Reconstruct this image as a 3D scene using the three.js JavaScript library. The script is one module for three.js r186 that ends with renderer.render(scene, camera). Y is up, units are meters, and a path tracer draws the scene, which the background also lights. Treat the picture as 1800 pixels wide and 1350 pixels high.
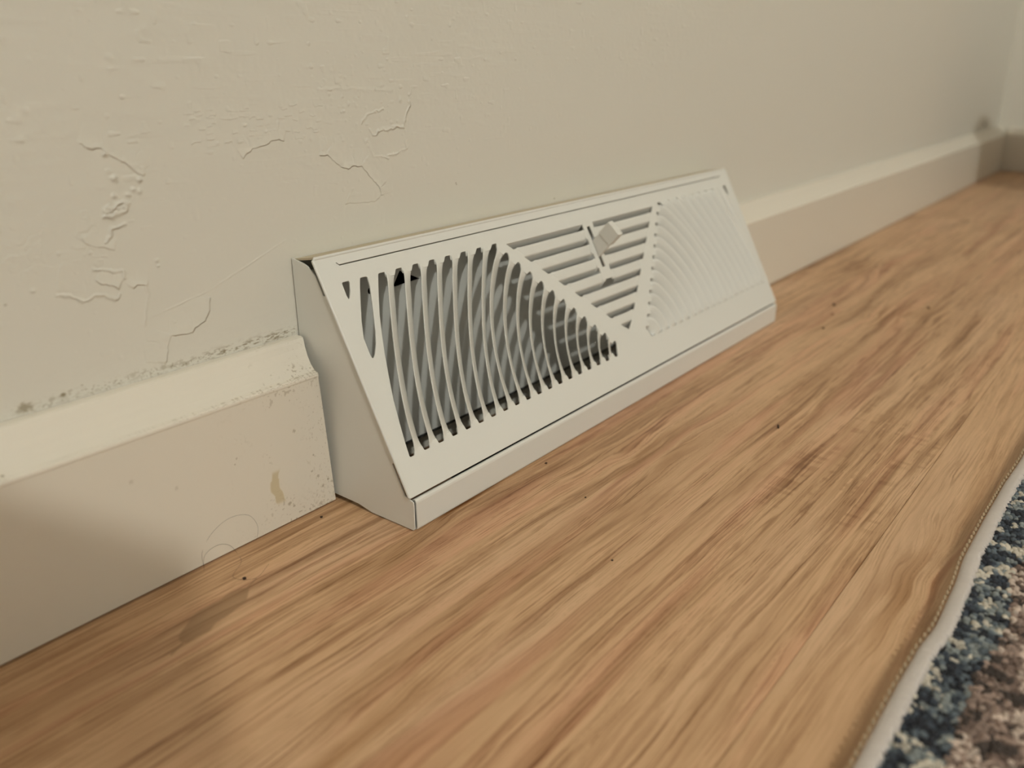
import * as THREE from 'three';
import { RoundedBoxGeometry } from 'three/addons/geometries/RoundedBoxGeometry.js';
import { mergeGeometries } from 'three/addons/utils/BufferGeometryUtils.js';

// ---------------------------------------------------------------- camera, light, exposure
const scene = new THREE.Scene();
const V3 = (x, y, z) => new THREE.Vector3(x, y, z);
const FOCAL = 1502.7;                                   // pixels of an 1800 x 1350 frame
const camera = new THREE.PerspectiveCamera(2 * Math.atan(675 / FOCAL) * 180 / Math.PI, 1800 / 1350, 0.01, 30);
const camRight = V3(0.615122, -0.008313, 0.788388), camUp = V3(0.280498, 0.93683, -0.208974), camFwd = V3(0.736848, -0.349686, -0.578596);
camera.position.set(-0.21803, 0.18001, 0.28641);
camera.quaternion.setFromRotationMatrix(new THREE.Matrix4().makeBasis(camRight, camUp, camFwd.clone().negate()));
camera.focus = 0.37;
camera.userData.fStop = 7.6;
camera.updateMatrixWorld();
scene.add(camera);

const renderer = new THREE.WebGLRenderer({ antialias: true });
renderer.toneMapping = THREE.LinearToneMapping;
renderer.toneMappingExposure = 1.0;
renderer.shadowMap.enabled = true;
scene.background = new THREE.Color(0x000000);

const LAMP_AT = V3(-0.9, 2.33, 2.5), LAMP_RADIUS = 0.062, LAMP_COLOR = new THREE.Color(1, 1.0, 0.92), LAMP_POWER = 10.3;

// ---------------------------------------------------------------- helpers
function rng(seed) { let a = seed >>> 0; return () => { a = (a + 0x6D2B79F5) | 0; let t = Math.imul(a ^ (a >>> 15), 1 | a); t = (t + Math.imul(t ^ (t >>> 7), 61 | t)) ^ t; return ((t ^ (t >>> 14)) >>> 0) / 4294967296; }; }
const PERM = new Float32Array(65536); { const r = rng(77); for (let i = 0; i < 65536; i++) PERM[i] = r(); }
const hash = (x, y, s = 0) => PERM[(Math.imul(x, 73856093) ^ Math.imul(y, 19349663) ^ Math.imul(s + 11, 83492791)) & 65535];
function noise(x, y, s = 0) {                            // value noise, 0..1
  const xi = Math.floor(x), yi = Math.floor(y), fx = x - xi, fy = y - yi;
  const u = fx * fx * (3 - 2 * fx), v = fy * fy * (3 - 2 * fy);
  const a = hash(xi, yi, s), b = hash(xi + 1, yi, s), c = hash(xi, yi + 1, s), d = hash(xi + 1, yi + 1, s);
  return a + (b - a) * u + (c - a) * v + (a - b - c + d) * u * v;
}
const fbm = (x, y, s = 0) => 0.55 * noise(x, y, s) + 0.3 * noise(x * 2.1 + 3.7, y * 2.1 + 1.3, s + 1) + 0.15 * noise(x * 4.3 + 8.1, y * 4.3 + 2.9, s + 2);
const smooth = (a, b, x) => { const t = Math.min(1, Math.max(0, (x - a) / (b - a))); return t * t * (3 - 2 * t); };
const mix = (a, b, t) => a + (b - a) * t;
const rgb = (r, g, b) => new THREE.Color().setRGB(r / 255, g / 255, b / 255, THREE.SRGBColorSpace);

function colourTexture(w, h, f) {                        // f(i, j, out) gives sRGB 0..255; row 0 is v = 0
  const d = new Uint8Array(w * h * 4), o = [0, 0, 0];
  for (let j = 0; j < h; j++) for (let i = 0; i < w; i++) { f(i, j, o); const k = (j * w + i) * 4; d[k] = Math.max(0, Math.min(255, o[0])); d[k + 1] = Math.max(0, Math.min(255, o[1])); d[k + 2] = Math.max(0, Math.min(255, o[2])); d[k + 3] = 255; }
  const t = new THREE.DataTexture(d, w, h); t.colorSpace = THREE.SRGBColorSpace; t.magFilter = t.minFilter = THREE.LinearFilter; t.needsUpdate = true; return t;
}
function heightTexture(w, h, a, lo, hi) {                // Float32Array of metres -> 0..1 between lo and hi
  const d = new Float32Array(w * h * 4);
  for (let k = 0; k < w * h; k++) { const v = Math.min(1, Math.max(0, (a[k] - lo) / (hi - lo))); d[4 * k] = d[4 * k + 1] = d[4 * k + 2] = v; d[4 * k + 3] = 1; }
  const t = new THREE.DataTexture(d, w, h, THREE.RGBAFormat, THREE.FloatType); t.magFilter = t.minFilter = THREE.LinearFilter; t.needsUpdate = true; return t;
}
const used = {};
function numbered(n) { const k = used[n] = (used[n] ?? -1) + 1; return k ? `${n}_${String(k).padStart(3, '0')}` : n; }
function mesh(name, geometry, material, parent = scene) {
  const m = new THREE.Mesh(geometry, material); m.name = parent === scene ? numbered(name) : name;
  m.castShadow = m.receiveShadow = true; parent.add(m); return m;
}
function partNames(root) { const c = {}; for (const o of root.children) { const b = o.name; const k = c[b] = (c[b] ?? -1) + 1; if (k) o.name = `${b}_${String(k).padStart(3, '0')}`; } }
function group(name) { const g = new THREE.Group(); g.name = numbered(name); scene.add(g); return g; }
function tag(o, label, category, grp) { o.userData.label = label; o.userData.category = category; if (grp) o.userData.group = grp; return o; }
function structure(o, label) { o.userData.kind = 'structure'; if (label) o.userData.label = label; return o; }
function setUV(g, f) {                                   // uv from the position
  const p = g.attributes.position, uv = new Float32Array(p.count * 2);
  for (let i = 0; i < p.count; i++) { const [u, v] = f(p.getX(i), p.getY(i), p.getZ(i)); uv[2 * i] = u; uv[2 * i + 1] = v; }
  g.setAttribute('uv', new THREE.BufferAttribute(uv, 2)); return g;
}
function gridSurface(nu, nv, f, uvf, closedV = false) {  // parametric sheet, f(i/nu, j/nv) -> [x, y, z]
  const pos = [], uv = [], idx = [];
  for (let j = 0; j <= nv; j++) for (let i = 0; i <= nu; i++) { const p = f(i / nu, j / nv); pos.push(...p); uv.push(...(uvf ? uvf(p, i / nu, j / nv) : [i / nu, j / nv])); }
  for (let j = 0; j < nv; j++) for (let i = 0; i < nu; i++) { const a = j * (nu + 1) + i, b = a + 1, c = a + nu + 1, d = c + 1; idx.push(a, b, d, a, d, c); }
  const g = new THREE.BufferGeometry(); g.setAttribute('position', new THREE.Float32BufferAttribute(pos, 3)); g.setAttribute('uv', new THREE.Float32BufferAttribute(uv, 2)); g.setIndex(idx); g.computeVertexNormals(); return g;
}
function ringsToSolid(rings) {                           // rings of equal length -> closed tube with flat caps, flat-ish creases kept by splitting caps
  const n = rings[0].length, pos = [], idx = [];
  for (const r of rings) for (const p of r) pos.push(...p);
  for (let k = 0; k < rings.length - 1; k++) for (let i = 0; i < n; i++) { const a = k * n + i, b = k * n + (i + 1) % n, c = a + n, d = b + n; idx.push(a, b, d, a, d, c); }
  for (const [k, flip] of [[0, true], [rings.length - 1, false]]) {
    const base = pos.length / 3; for (const p of rings[k]) pos.push(...p);
    for (let i = 1; i < n - 1; i++) flip ? idx.push(base, base + i + 1, base + i) : idx.push(base, base + i, base + i + 1);
  }
  const g = new THREE.BufferGeometry(); g.setAttribute('position', new THREE.Float32BufferAttribute(pos, 3)); g.setIndex(idx); g.computeVertexNormals(); return g;
}
function profileSweep(profile, xs, shift) {              // closed (z, y) profile along x, with crisp edges (non-indexed, flat across corners)
  const rings = xs.map((x, k) => profile.map(([z, y], i) => [x + (shift ? shift(k, i) : 0), y, z]));
  const g = ringsToSolid(rings).toNonIndexed(); g.computeVertexNormals(); return g;
}

// ---------------------------------------------------------------- sizes
const L = 0.381;                                         // length of the register
const XC = 1.521, X_LEFT = -2.6, Z_FRONT = 4.2, CEIL = 2.45, WT = 0.12;
const BB_T = 0.017, BB_F = 0.0614, BB_H = 0.0737;        // baseboard thickness, flat face height, full height

// ---------------------------------------------------------------- wall relief
const WX0 = -0.16, WX1 = 0.56, WY0 = 0.06, WY1 = 0.24, WW = 2048, WH = 1024;
const relief = new Float32Array(WW * WH);
{
  const sx = WW / (WX1 - WX0) / 1000, sy = WH / (WY1 - WY0) / 1000;    // pixels per millimetre
  const px = x => (x - WX0 * 1000) * sx, py = y => (y - WY0 * 1000) * sy;
  for (let j = 0; j < WH; j++) for (let i = 0; i < WW; i++) {
    const x = WX0 * 1000 + i / sx, y = WY0 * 1000 + j / sy;
    const rough = 0.35 + 0.65 * smooth(118, 165, y + 14 * (noise(x / 30, y / 30, 5) - 0.5) - 0.12 * x);
    let h = 0.12 * rough * (fbm(x / 4.9, y / 4.0, 20) - 0.5) + 0.045 * rough * (noise(x / 1.7, y / 1.5, 24) - 0.5) + 0.16 * (noise(x / 26, y / 22, 27) - 0.5);
    const pim = noise(x / 3.1, y / 2.9, 31); h += 0.19 * rough * smooth(0.82, 0.98, pim);
    h += 0.08 * rough * smooth(0.55, 0.75, noise(x / 14, y / 2.2, 35)) * noise(x / 5, y / 1.2, 36);
    relief[j * WW + i] = h;
  }
  const stroke = (pts, amp, sig, fade, jit = 0.5, seed = 1) => {       // amp mm; fade > 0 makes a step that dies away on the left-hand side
    for (let k = 0; k < pts.length - 1; k++) {
      const [ax, ay] = pts[k], [bx, by] = pts[k + 1], R = fade + 4 * sig + jit + 1;
      const i0 = Math.max(0, Math.floor(px(Math.min(ax, bx) - R))), i1 = Math.min(WW - 1, Math.ceil(px(Math.max(ax, bx) + R)));
      const j0 = Math.max(0, Math.floor(py(Math.min(ay, by) - R))), j1 = Math.min(WH - 1, Math.ceil(py(Math.max(ay, by) + R)));
      const dx = bx - ax, dy = by - ay, len = Math.hypot(dx, dy) || 1e-6;
      for (let j = j0; j <= j1; j++) for (let i = i0; i <= i1; i++) {
        let x = WX0 * 1000 + i / sx, y = WY0 * 1000 + j / sy;
        x += jit * 2 * (noise(x / 1.6, y / 1.6, 40 + seed) - 0.5); y += jit * 2 * (noise(x / 1.6 + 9, y / 1.6, 41 + seed) - 0.5);
        const t = ((x - ax) * dx + (y - ay) * dy) / (len * len); if (t < -sig / len * 2 || t > 1 + sig / len * 2) continue;
        const s = ((x - ax) * dy - (y - ay) * dx) / len * -1;          // signed distance, left positive
        const a = amp * (0.55 + 0.9 * noise(x / 2.3, y / 2.3, 44 + seed));
        let h; if (fade > 0) { h = s > 0 ? a * Math.exp(-s / fade) : a * Math.exp(-(s * s) / (sig * sig * 0.25)); } else h = a * Math.exp(-(s * s) / (sig * sig));
        const e = smooth(-sig / len * 2, 0, t) * (1 - smooth(1, 1 + sig / len * 2, t));
        const q = j * WW + i; strokeBuf[q] = Math.abs(h * e) > Math.abs(strokeBuf[q]) ? h * e : strokeBuf[q];
      }
    }
  };
  const strokeBuf = new Float32Array(WW * WH);
  const blob = (x, y, r, amp) => { for (let j = Math.floor(py(y - 3 * r)); j <= py(y + 3 * r); j++) for (let i = Math.floor(px(x - 3 * r)); i <= px(x + 3 * r); i++) { if (i < 0 || j < 0 || i >= WW || j >= WH) continue; const X = WX0 * 1000 + i / sx - x, Y = WY0 * 1000 + j / sy - y; const d = Math.hypot(X, Y) / r * (0.8 + 0.5 * noise(i / 9, j / 9, 51)); strokeBuf[j * WW + i] = Math.max(strokeBuf[j * WW + i], amp * 0.75 * Math.exp(-d * d)); } };
  const rev = a => a.slice().reverse();
  stroke([[-78.7, 157.3], [-75.9, 155.8], [-72.3, 155.1], [-70.9, 154.2], [-68, 151.9], [-65.4, 150.7], [-62.9, 148.9], [-61.5, 147.2], [-59.2, 145.6]], 0.34, 0.5, 3.0, 0.5, 1);
  stroke([[-17.3, 147.7], [-13.4, 150.6], [-9.7, 151.2], [-5.9, 152], [-3.5, 153.4], [-0.5, 153.2], [1.7, 152.5]], 0.22, 0.35, 3.5, 0.4, 2);
  stroke([[20.1, 145.5], [23.5, 145.6], [25.9, 143.5], [30.7, 139.8], [34.1, 138.8], [37.8, 139.8], [42.4, 139.4], [45.8, 135.7], [49.2, 131.9], [52.3, 128.5], [52.6, 126]], 0.3, 0.4, 4.0, 0.35, 3);
  stroke([[52.6, 126], [49.9, 123.2], [40, 123.5], [31.4, 124.4]], -0.12, 0.5, 2, 0.4, 4);
  stroke([[44, 157.1], [47.1, 160.2], [52.8, 161.6], [56.6, 162.4]], 0.22, 0.5, 0, 0.5, 5);
  stroke([[48.8, 154.2], [50, 151.8], [52.4, 151.7], [54, 153.6], [57.8, 153.7], [64.7, 154.3], [68.7, 154.4], [70.5, 158.4], [72.8, 161.7], [73.5, 164.4]], 0.32, 0.55, 0, 0.7, 6);
  stroke([[45.2, 149.8], [47.7, 146.3], [50.1, 142.4], [60.7, 141.9], [64.8, 143.3], [70, 144.6], [70.2, 147.4]], 0.17, 0.7, 0, 0.9, 7);
  stroke([[22, 171.2], [32.2, 171.5], [49.8, 170.3], [63, 170.1]], 0.1, 0.8, 0, 0.3, 8);
  stroke([[36, 130], [33.9, 127.5], [31.4, 124.4]], 0.12, 0.4, 0, 0.3, 9);
  stroke([[-74.4, 134.7], [-72.8, 136.4], [-70.9, 135.5], [-69.4, 136.3], [-68, 136.7], [-66, 136.2], [-67.8, 133.8], [-71.4, 133], [-74, 133.1]], 0.45, 0.8, 0, 0.8, 10);
  stroke([[-67.8, 129.9], [-70.4, 129], [-72.4, 129], [-73.3, 127.5], [-74.7, 125.5], [-75.9, 124.7]], 0.36, 0.6, 0, 0.6, 11);
  stroke([[-82.9, 127.1], [-82.5, 125.7], [-80.8, 124.5], [-77.7, 123.7], [-73.3, 122]], 0.26, 0.5, 2.0, 0.4, 12);
  stroke([[-91.8, 123.5], [-92, 120.4], [-93.5, 116.3], [-94.7, 112.1]], 0.18, 0.5, 4, 0.4, 13);
  stroke([[-81.1, 112.2], [-79.4, 110.9], [-76.2, 109.9], [-74.7, 108.6]], 0.4, 0.5, 3, 0.3, 14);
  stroke([[-81.7, 116], [-76.6, 115], [-72, 113.8], [-71.5, 112]], 0.26, 0.6, 0, 0.6, 15);
  stroke([[-94.9, 110.2], [-90.2, 108.7], [-86.8, 106.2], [-82.7, 107.3], [-79.4, 106.9], [-75.7, 104.8], [-74.1, 106.1]], 0.3, 0.55, 0, 0.5, 16);
  stroke([[-68.6, 107.4], [-67.4, 108.5], [-63.9, 107.5]], 0.3, 0.4, 2.5, 0.2, 17);
  stroke([[-63.9, 107.5], [-63.7, 104.3], [-66.2, 96.4], [-66.8, 93.8]], 0.16, 0.6, 0, 0.3, 18);
  stroke(rev([[-39.7, 97.1], [-40.7, 92.8], [-42.9, 89.6], [-47.2, 88], [-49.1, 86.2], [-53, 86.4], [-57.6, 87.2], [-59.3, 83.9], [-61, 77.8]]), 0.32, 0.4, 4.5, 0.25, 19);
  stroke([[-65.2, 95.5], [-39.6, 100.4], [-2.3, 113.7]], 0.07, 0.35, 0, 0.1, 20);
  for (const [x, y, r, a] of [[-70.3, 139.6, 0.8, 0.5], [-60.9, 140.1, 0.8, 0.4], [-64.8, 139.2, 0.7, 0.4], [-82.9, 127.1, 0.9, 0.45], [-91.8, 123.5, 0.7, 0.4], [-58.6, 115.4, 0.7, 0.4], [-58.3, 113.4, 0.6, 0.5], [-55.3, 91.7, 0.8, 0.4], [-81.6, 122.1, 0.7, 0.35], [-102.2, 113.1, 0.8, 0.35],
    [-71, 153.4, 1.0, 0.75], [-69.2, 145.3, 1.15, 0.85], [-60.3, 143.9, 1.0, 0.7], [-70.4, 139.7, 0.7, 0.4], [-63.1, 141, 0.7, 0.4], [-65.7, 139.4, 0.6, 0.4], [-64, 183.3, 1.4, 0.3], [-50.3, 192.4, 1.1, 0.2], [67.6, 166, 1.0, 0.4], [73.2, 167.8, 0.7, 0.3], [46.1, 149.7, 0.8, 0.35], [52.3, 161.3, 0.6, 0.35], [32.7, 150.7, 0.9, 0.2], [-72, 134.8, 0.8, 0.6], [-69.5, 135.2, 0.6, 0.6]]) blob(x, y, r, a);
  const rr = rng(5);                                     // small flakes left of the repair and by the seam
  for (let k = 0; k < 70; k++) { const x = -118 + 40 * rr(), y = 120 + 20 * rr() - 0.1 * (x + 100), a = rr() * 6.28, l = 1 + 2.5 * rr(); stroke([[x, y], [x + l * Math.cos(a), y + l * Math.sin(a) * 0.7], [x + 1.7 * l * Math.cos(a + 0.5), y + 1.6 * l * Math.sin(a + 0.5) * 0.7]], 0.10, 0.4, 1.2, 0.4, k); }
  for (let k = 0; k < 70; k++) { const x = 10 + 62 * rr(), y = 150 + 36 * rr(); blob(x, y, 0.4 + 0.5 * rr(), 0.06 + 0.12 * rr()); }
  for (let k = 0; k < 60; k++) { const x = -40 + 60 * rr(), y = 152 + 14 * rr(); stroke([[x, y], [x + 1.5 + 2 * rr(), y + 0.7 * (rr() - 0.3)]], 0.1, 0.35, 1.0, 0.4, k); }
  for (let j = 0; j < WH; j++) for (let i = 0; i < WW; i++) {
    const e = smooth(0, 60, i) * smooth(0, 200, WW - 1 - i) * smooth(0, 10, j) * smooth(0, 60, WH - 1 - j);
    relief[j * WW + i] = e * (relief[j * WW + i] + 1.3 * strokeBuf[j * WW + i]) * 0.001;
  }
}
const WALL = [223, 220, 208];
const wallBump = heightTexture(WW, WH, relief, -0.0004, 0.0012);
const wallColour = colourTexture(WW, WH, (i, j, o) => {
  const x = WX0 * 1000 + i / WW * (WX1 - WX0) * 1000, y = WY0 * 1000 + j / WH * (WY1 - WY0) * 1000;
  o[0] = WALL[0]; o[1] = WALL[1]; o[2] = WALL[2];
  let d = 0;                                             // grime caught in the paint above the baseboard
  const near = Math.exp(-((y - 75.3) ** 2) / 3.2) * smooth(-125, -110, x) * (1 - smooth(-4, 1, x));
  const dense = 0.25 + 0.75 * smooth(-70, -25, x);
  d += near * dense * 0.9 * smooth(0.5, 0.72, fbm(x / 2.2, y / 0.7, 61));
  d += 0.5 * near * smooth(0.72, 0.85, noise(x / 0.7, y / 0.6, 64));
  for (const [sx, sy, r, a] of [[-112, 76, 2.6, 0.8], [-114, 75.4, 1.4, 0.5], [-99.5, 76.6, 1.15, 1.0], [-103.4, 76.2, 1.2, 0.4], [-97, 77.2, 0.9, 0.35], [-92.8, 78.0, 0.4, 0.6], [-74.3, 76.5, 1.6, 0.3], [-62.5, 76, 1.5, 0.4], [-111.2, 110.5, 0.38, 1.4], [103.2, 125.6, 0.45, 0.8], [103.5, 124.9, 0.35, 0.8], [187.3, 108.1, 0.5, 1.1]]) { const q = Math.hypot(x - sx, (y - sy) * 1.5) / r; if (q < 2) d = Math.max(d, a * (1 - smooth(0.5, 1.2, q + 0.7 * (noise(x / 0.5, y / 0.5, 66) - 0.5)))); }
  const e = Math.min(1, d); o[0] = mix(o[0], 108, e * 0.62); o[1] = mix(o[1], 92, e * 0.62); o[2] = mix(o[2], 62, e * 0.62);
});
const wallMat = new THREE.MeshStandardMaterial({ map: wallColour, bumpMap: wallBump, bumpScale: 0.0016, roughness: 0.55 });
const plainWall = new THREE.MeshStandardMaterial({ color: rgb(...WALL), roughness: 0.6 }), otherWall = new THREE.MeshStandardMaterial({ color: rgb(168, 170, 172), roughness: 0.7 });
{
  const s = new THREE.Shape(); s.moveTo(X_LEFT - WT, -0.02); s.lineTo(XC + WT, -0.02); s.lineTo(XC + WT, CEIL); s.lineTo(X_LEFT - WT, CEIL); s.closePath();
  const h = new THREE.Path(); h.moveTo(0.02, 0.004); h.lineTo(L - 0.02, 0.004); h.lineTo(L - 0.02, 0.096); h.lineTo(0.02, 0.096); h.closePath(); s.holes.push(h);
  const g = new THREE.ExtrudeGeometry(s, { depth: WT, bevelEnabled: false }); g.translate(0, 0, -WT);
  setUV(g, (x, y) => [(x - WX0) / (WX1 - WX0), (y - WY0) / (WY1 - WY0)]);
  structure(mesh('wall_back', g, wallMat), 'cream painted wall with lumpy patched plaster');
}
const boxAt = (x0, x1, y0, y1, z0, z1) => { const g = new THREE.BoxGeometry(x1 - x0, y1 - y0, z1 - z0); g.translate((x0 + x1) / 2, (y0 + y1) / 2, (z0 + z1) / 2); return g; };
structure(mesh('wall_right', boxAt(XC, XC + WT, -0.02, CEIL, 0, Z_FRONT), new THREE.MeshStandardMaterial({ color: rgb(236, 232, 220), roughness: 0.6 })), 'cream end wall at the far corner');
structure(mesh('wall_left', boxAt(X_LEFT - WT, X_LEFT, -0.02, CEIL, 0, Z_FRONT), otherWall));
structure(mesh('wall_front', boxAt(X_LEFT - WT, XC + WT, -0.02, CEIL, Z_FRONT, Z_FRONT + WT), otherWall));
structure(mesh('ceiling', boxAt(X_LEFT - WT, XC + WT, CEIL, CEIL + 0.1, -WT, Z_FRONT + WT), new THREE.MeshStandardMaterial({ color: rgb(205, 206, 206), roughness: 0.8 })));

// ---------------------------------------------------------------- floor of long wood planks
const PLANK_W = 0.2, PLANK_L = 1.22, PTW = 2048, PTH = 1024;
function woodTexture(seed, x0, k, knots, marks) {           // x along the grain (m), z across (m)
  return colourTexture(PTW, PTH, (i, j, o) => {
    const X = x0 + i / PTW * PLANK_L, Z = j / PTH * PLANK_W;
    let g = Z / 0.0052 + 1.9 * (fbm(X * 2.0, Z * 13, seed) - 0.5) + 0.5 * (noise(X * 8, Z * 40, seed + 3) - 0.5) + 0.22 * (noise(X * 45, Z * 200, seed + 4) - 0.5);
    let knotty = 0;
    for (const [kx, kz, rx, rz, a] of knots) { const dx = (X - kx) / rx, dz = (Z - kz) / rz, q = dx * dx + dz * dz; if (q < 9) { const e = Math.exp(-q * 0.8); g += a * e * (dz > 0 ? 1 : -1) * Math.min(1, Math.abs(dz) * 2) + 1.0 * e * (noise(X * 60, Z * 90, seed + 9) - 0.5); knotty = Math.max(knotty, Math.exp(-q * 1.6)); } }
    g += 0.035 * (noise(X * 420, Z * 1700, seed + 5) - 0.5); const gf = g + 0.14 * (noise(X * 300, Z * 1500, seed + 6) - 0.5);
    const gate = smooth(0.3, 0.68, noise(X * 5, g * 0.55, seed + 15)), gate2 = smooth(0.35, 0.65, noise(X * 7.5 + 5, g * 0.9, seed + 17));
    const band = smooth(0.45, 0.85, noise(X * 6.5, gf * 0.8, seed + 12));
    const s1 = smooth(0.5, 0.8, noise(X * 15, gf * 1.9, seed + 13)) * (0.35 + 0.65 * gate);
    const s2 = smooth(0.54, 0.8, noise(X * 24, g * 4.3, seed + 14)) * (0.25 + 0.75 * gate);
    const s3 = smooth(0.56, 0.84, noise(X * 46, g * 9, seed + 16)) * (0.3 + 0.7 * gate2);
    const pores = smooth(0.7, 0.88, noise(X * 60, g * 15, seed + 18)) * gate2;
    const l1 = (1 - smooth(0.0, 0.05, Math.abs(noise(X * 4.5, g * 2.6, seed + 30) - 0.5))) * smooth(0.34, 0.62, noise(X * 15, g * 1.4, seed + 31));
    const l2 = (1 - smooth(0.0, 0.07, Math.abs(noise(X * 8, g * 5.2, seed + 32) - 0.5))) * smooth(0.4, 0.66, noise(X * 22, g * 2.1, seed + 33));
    const fibre = noise(X * 130, Z * 2600, seed + 20) - 0.5;
    const red = smooth(0.5, 0.8, fbm(X * 6, g * 0.5, seed + 22)), pale = smooth(0.5, 0.8, fbm(X * 4.2 + 7, Z * 26, seed + 25));
    let r = 209, gr = 170, b = 130;
    const dk = k * (14 * band + 19 * s1 + 17 * s2 + 13 * s3 + 26 * pores + 34 * l1 + 26 * l2);
    r -= dk; gr -= dk * 1.02; b -= dk * 0.98;
    r += 1 * red; gr -= 6 * red; b -= 3 * red;
    r += 5 * pale; gr += 7 * pale; b += 10 * pale;
    r += 10 * fibre; gr += 10 * fibre; b += 10 * fibre;
    const kk = knotty * smooth(0.35, 0.7, noise(X * 30, g * 1.6, seed + 28)); r -= 42 * kk; gr -= 46 * kk; b -= 48 * kk;
    o[0] = r; o[1] = gr; o[2] = b;
    if (marks) marks(X, Z, o);
  });
}
const stainEdge = (X, Z) => {                             // dried splash near the baseboard
  const t = ((X + 0.0995) * 0.95 + (Z - 0.0352) * -0.31) / 0.0335, s = ((X + 0.0995) * 0.31 + (Z - 0.0352) * 0.95);
  if (t < -0.2 || t > 1.2) return 0;
  const hw = 0.0052 * Math.sqrt(Math.max(0, 1 - (2 * t - 1) ** 2)) * (0.75 + 0.5 * noise(X * 220, Z * 220, 71)) + 0.0004;
  return 1 - smooth(hw * 0.82, hw * 1.05, Math.abs(s + 0.0008 * Math.sin(t * 5)));
};
const woodA = woodTexture(100, -0.28, 1.15, [[0.121, 0.085, 0.045, 0.016, 1.6], [0.447, 0.108, 0.05, 0.02, 1.7], [0.03, 0.045, 0.03, 0.009, 1.2], [-0.11, 0.12, 0.05, 0.012, 1.2], [0.62, 0.05, 0.05, 0.02, 2]], (X, Z, o) => {
  const s = stainEdge(X, Z + 0.017 - 0.017); if (s > 0) { o[0] = mix(o[0], 140, 0.55 * s); o[1] = mix(o[1], 108, 0.55 * s); o[2] = mix(o[2], 74, 0.55 * s); }
  const sw = smooth(0.09, 0.13, X) * (1 - smooth(0.2, 0.3, X)) * smooth(0.135, 0.16, Z);   // saw chatter across the printed grain
  if (sw > 0) { const c = sw * smooth(0.45, 0.75, noise(X * 330, Z * 40, 81)) * smooth(0.4, 0.65, noise(X * 20, Z * 420, 82)); o[0] -= 17 * c; o[1] -= 18 * c; o[2] -= 17 * c; }
});
const woodB = woodTexture(300, 0.0, 0.62, [[0.69, 0.022, 0.045, 0.014, 1.1], [0.22, 0.12, 0.06, 0.02, 2], [0.95, 0.14, 0.05, 0.02, 2]]);
for (const t of [woodA, woodB]) { t.wrapS = t.wrapT = THREE.RepeatWrapping; }
const DX0 = 0.046, DX1 = L - 0.046, DZ1 = 0.052;           // duct opening in the floor under the register
function makePlank(notch) {                                 // 6 mm plank with eased edges
  const s = new THREE.Shape(), e = 0.00025, w = PLANK_L - 0.00015, d = PLANK_W - 0.00015;
  s.moveTo(e, e); if (notch) { s.lineTo(DX0 + 0.28, e); s.lineTo(DX0 + 0.28, DZ1 - 0.017); s.lineTo(DX1 + 0.28, DZ1 - 0.017); s.lineTo(DX1 + 0.28, e); } s.lineTo(w - e, e); s.lineTo(w - e, d - e); s.lineTo(e, d - e); s.closePath();
  const g = new THREE.ExtrudeGeometry(s, { depth: 0.006 - 2 * e, bevelEnabled: true, bevelThickness: e, bevelSize: e, bevelSegments: 1 });
  g.translate(0, 0, -(0.006 - e)); g.rotateX(Math.PI / 2); g.scale(1, -1, 1);            // shape y -> +z, top at y = 0
  const idx = g.index; if (idx) throw 0;
  const p = g.attributes.position; for (let i = 0; i < p.count; i += 3) { for (const a of [g.attributes.position, g.attributes.normal]) { const t = [a.getX(i + 1), a.getY(i + 1), a.getZ(i + 1)]; a.setXYZ(i + 1, a.getX(i + 2), a.getY(i + 2), a.getZ(i + 2)); a.setXYZ(i + 2, ...t); } }
  g.translate(0, 0, 0); g.computeVertexNormals();
  return setUV(g, (x, y, z) => [x / PLANK_L, z / PLANK_W]);
}
const plankGeo = makePlank(false), notchedPlank = makePlank(true);
const floor = structure(group('floor'), 'light oak look plank floor');
{
  const fs = new THREE.Shape(); fs.moveTo(X_LEFT - WT, -WT); fs.lineTo(XC + WT, -WT); fs.lineTo(XC + WT, Z_FRONT + WT); fs.lineTo(X_LEFT - WT, Z_FRONT + WT); fs.closePath();
  const fh = new THREE.Path(); fh.moveTo(DX0, 0.001); fh.lineTo(DX1, 0.001); fh.lineTo(DX1, DZ1); fh.lineTo(DX0, DZ1); fh.closePath(); fs.holes.push(fh);
  const fg = new THREE.ExtrudeGeometry(fs, { depth: 0.0238, bevelEnabled: false }); fg.rotateX(Math.PI / 2); fg.translate(0, -0.0062, 0);
  mesh('floor_slab', fg, new THREE.MeshStandardMaterial({ color: rgb(120, 96, 70), roughness: 0.9 }), floor);
  const mk = t => new THREE.MeshStandardMaterial({ map: t, roughness: 0.42 });
  const mA = mk(woodA), mB = mk(woodB), offs = [[0, 0], [0.37, 0.5], [0.61, 0.25], [0.13, 0.75]].map(([a, b]) => { const t = woodB.clone(); t.offset.set(a, b); t.needsUpdate = true; return mk(t); });
  const first = [-0.28, -0.61, -0.02, -0.44, -0.85];
  for (let r = 0; r < 21; r++) {
    const z = 0.017 + PLANK_W * r, base = first[r % 5];
    for (let x = base - 3 * PLANK_L; x < XC + 0.05; x += PLANK_L) {
      if (x < X_LEFT - PLANK_L - 0.05) continue;
      const main = Math.abs(x - base) < 0.01;
      const m = mesh('floor_plank', r === 0 && main ? notchedPlank : plankGeo, r === 0 && main ? mA : r === 1 && main ? mB : offs[(r * 3 + Math.round(x * 7) + 40) % 4], floor); m.position.set(x, 0, z);
    }
  }
  mesh('floor_plank', boxAt(-2.6, DX0, -0.006, -0.0001, 0, 0.0168), mB, floor); mesh('floor_plank', boxAt(DX1, XC, -0.006, -0.0001, 0, 0.0168), mB, floor);
  partNames(floor);
}

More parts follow.
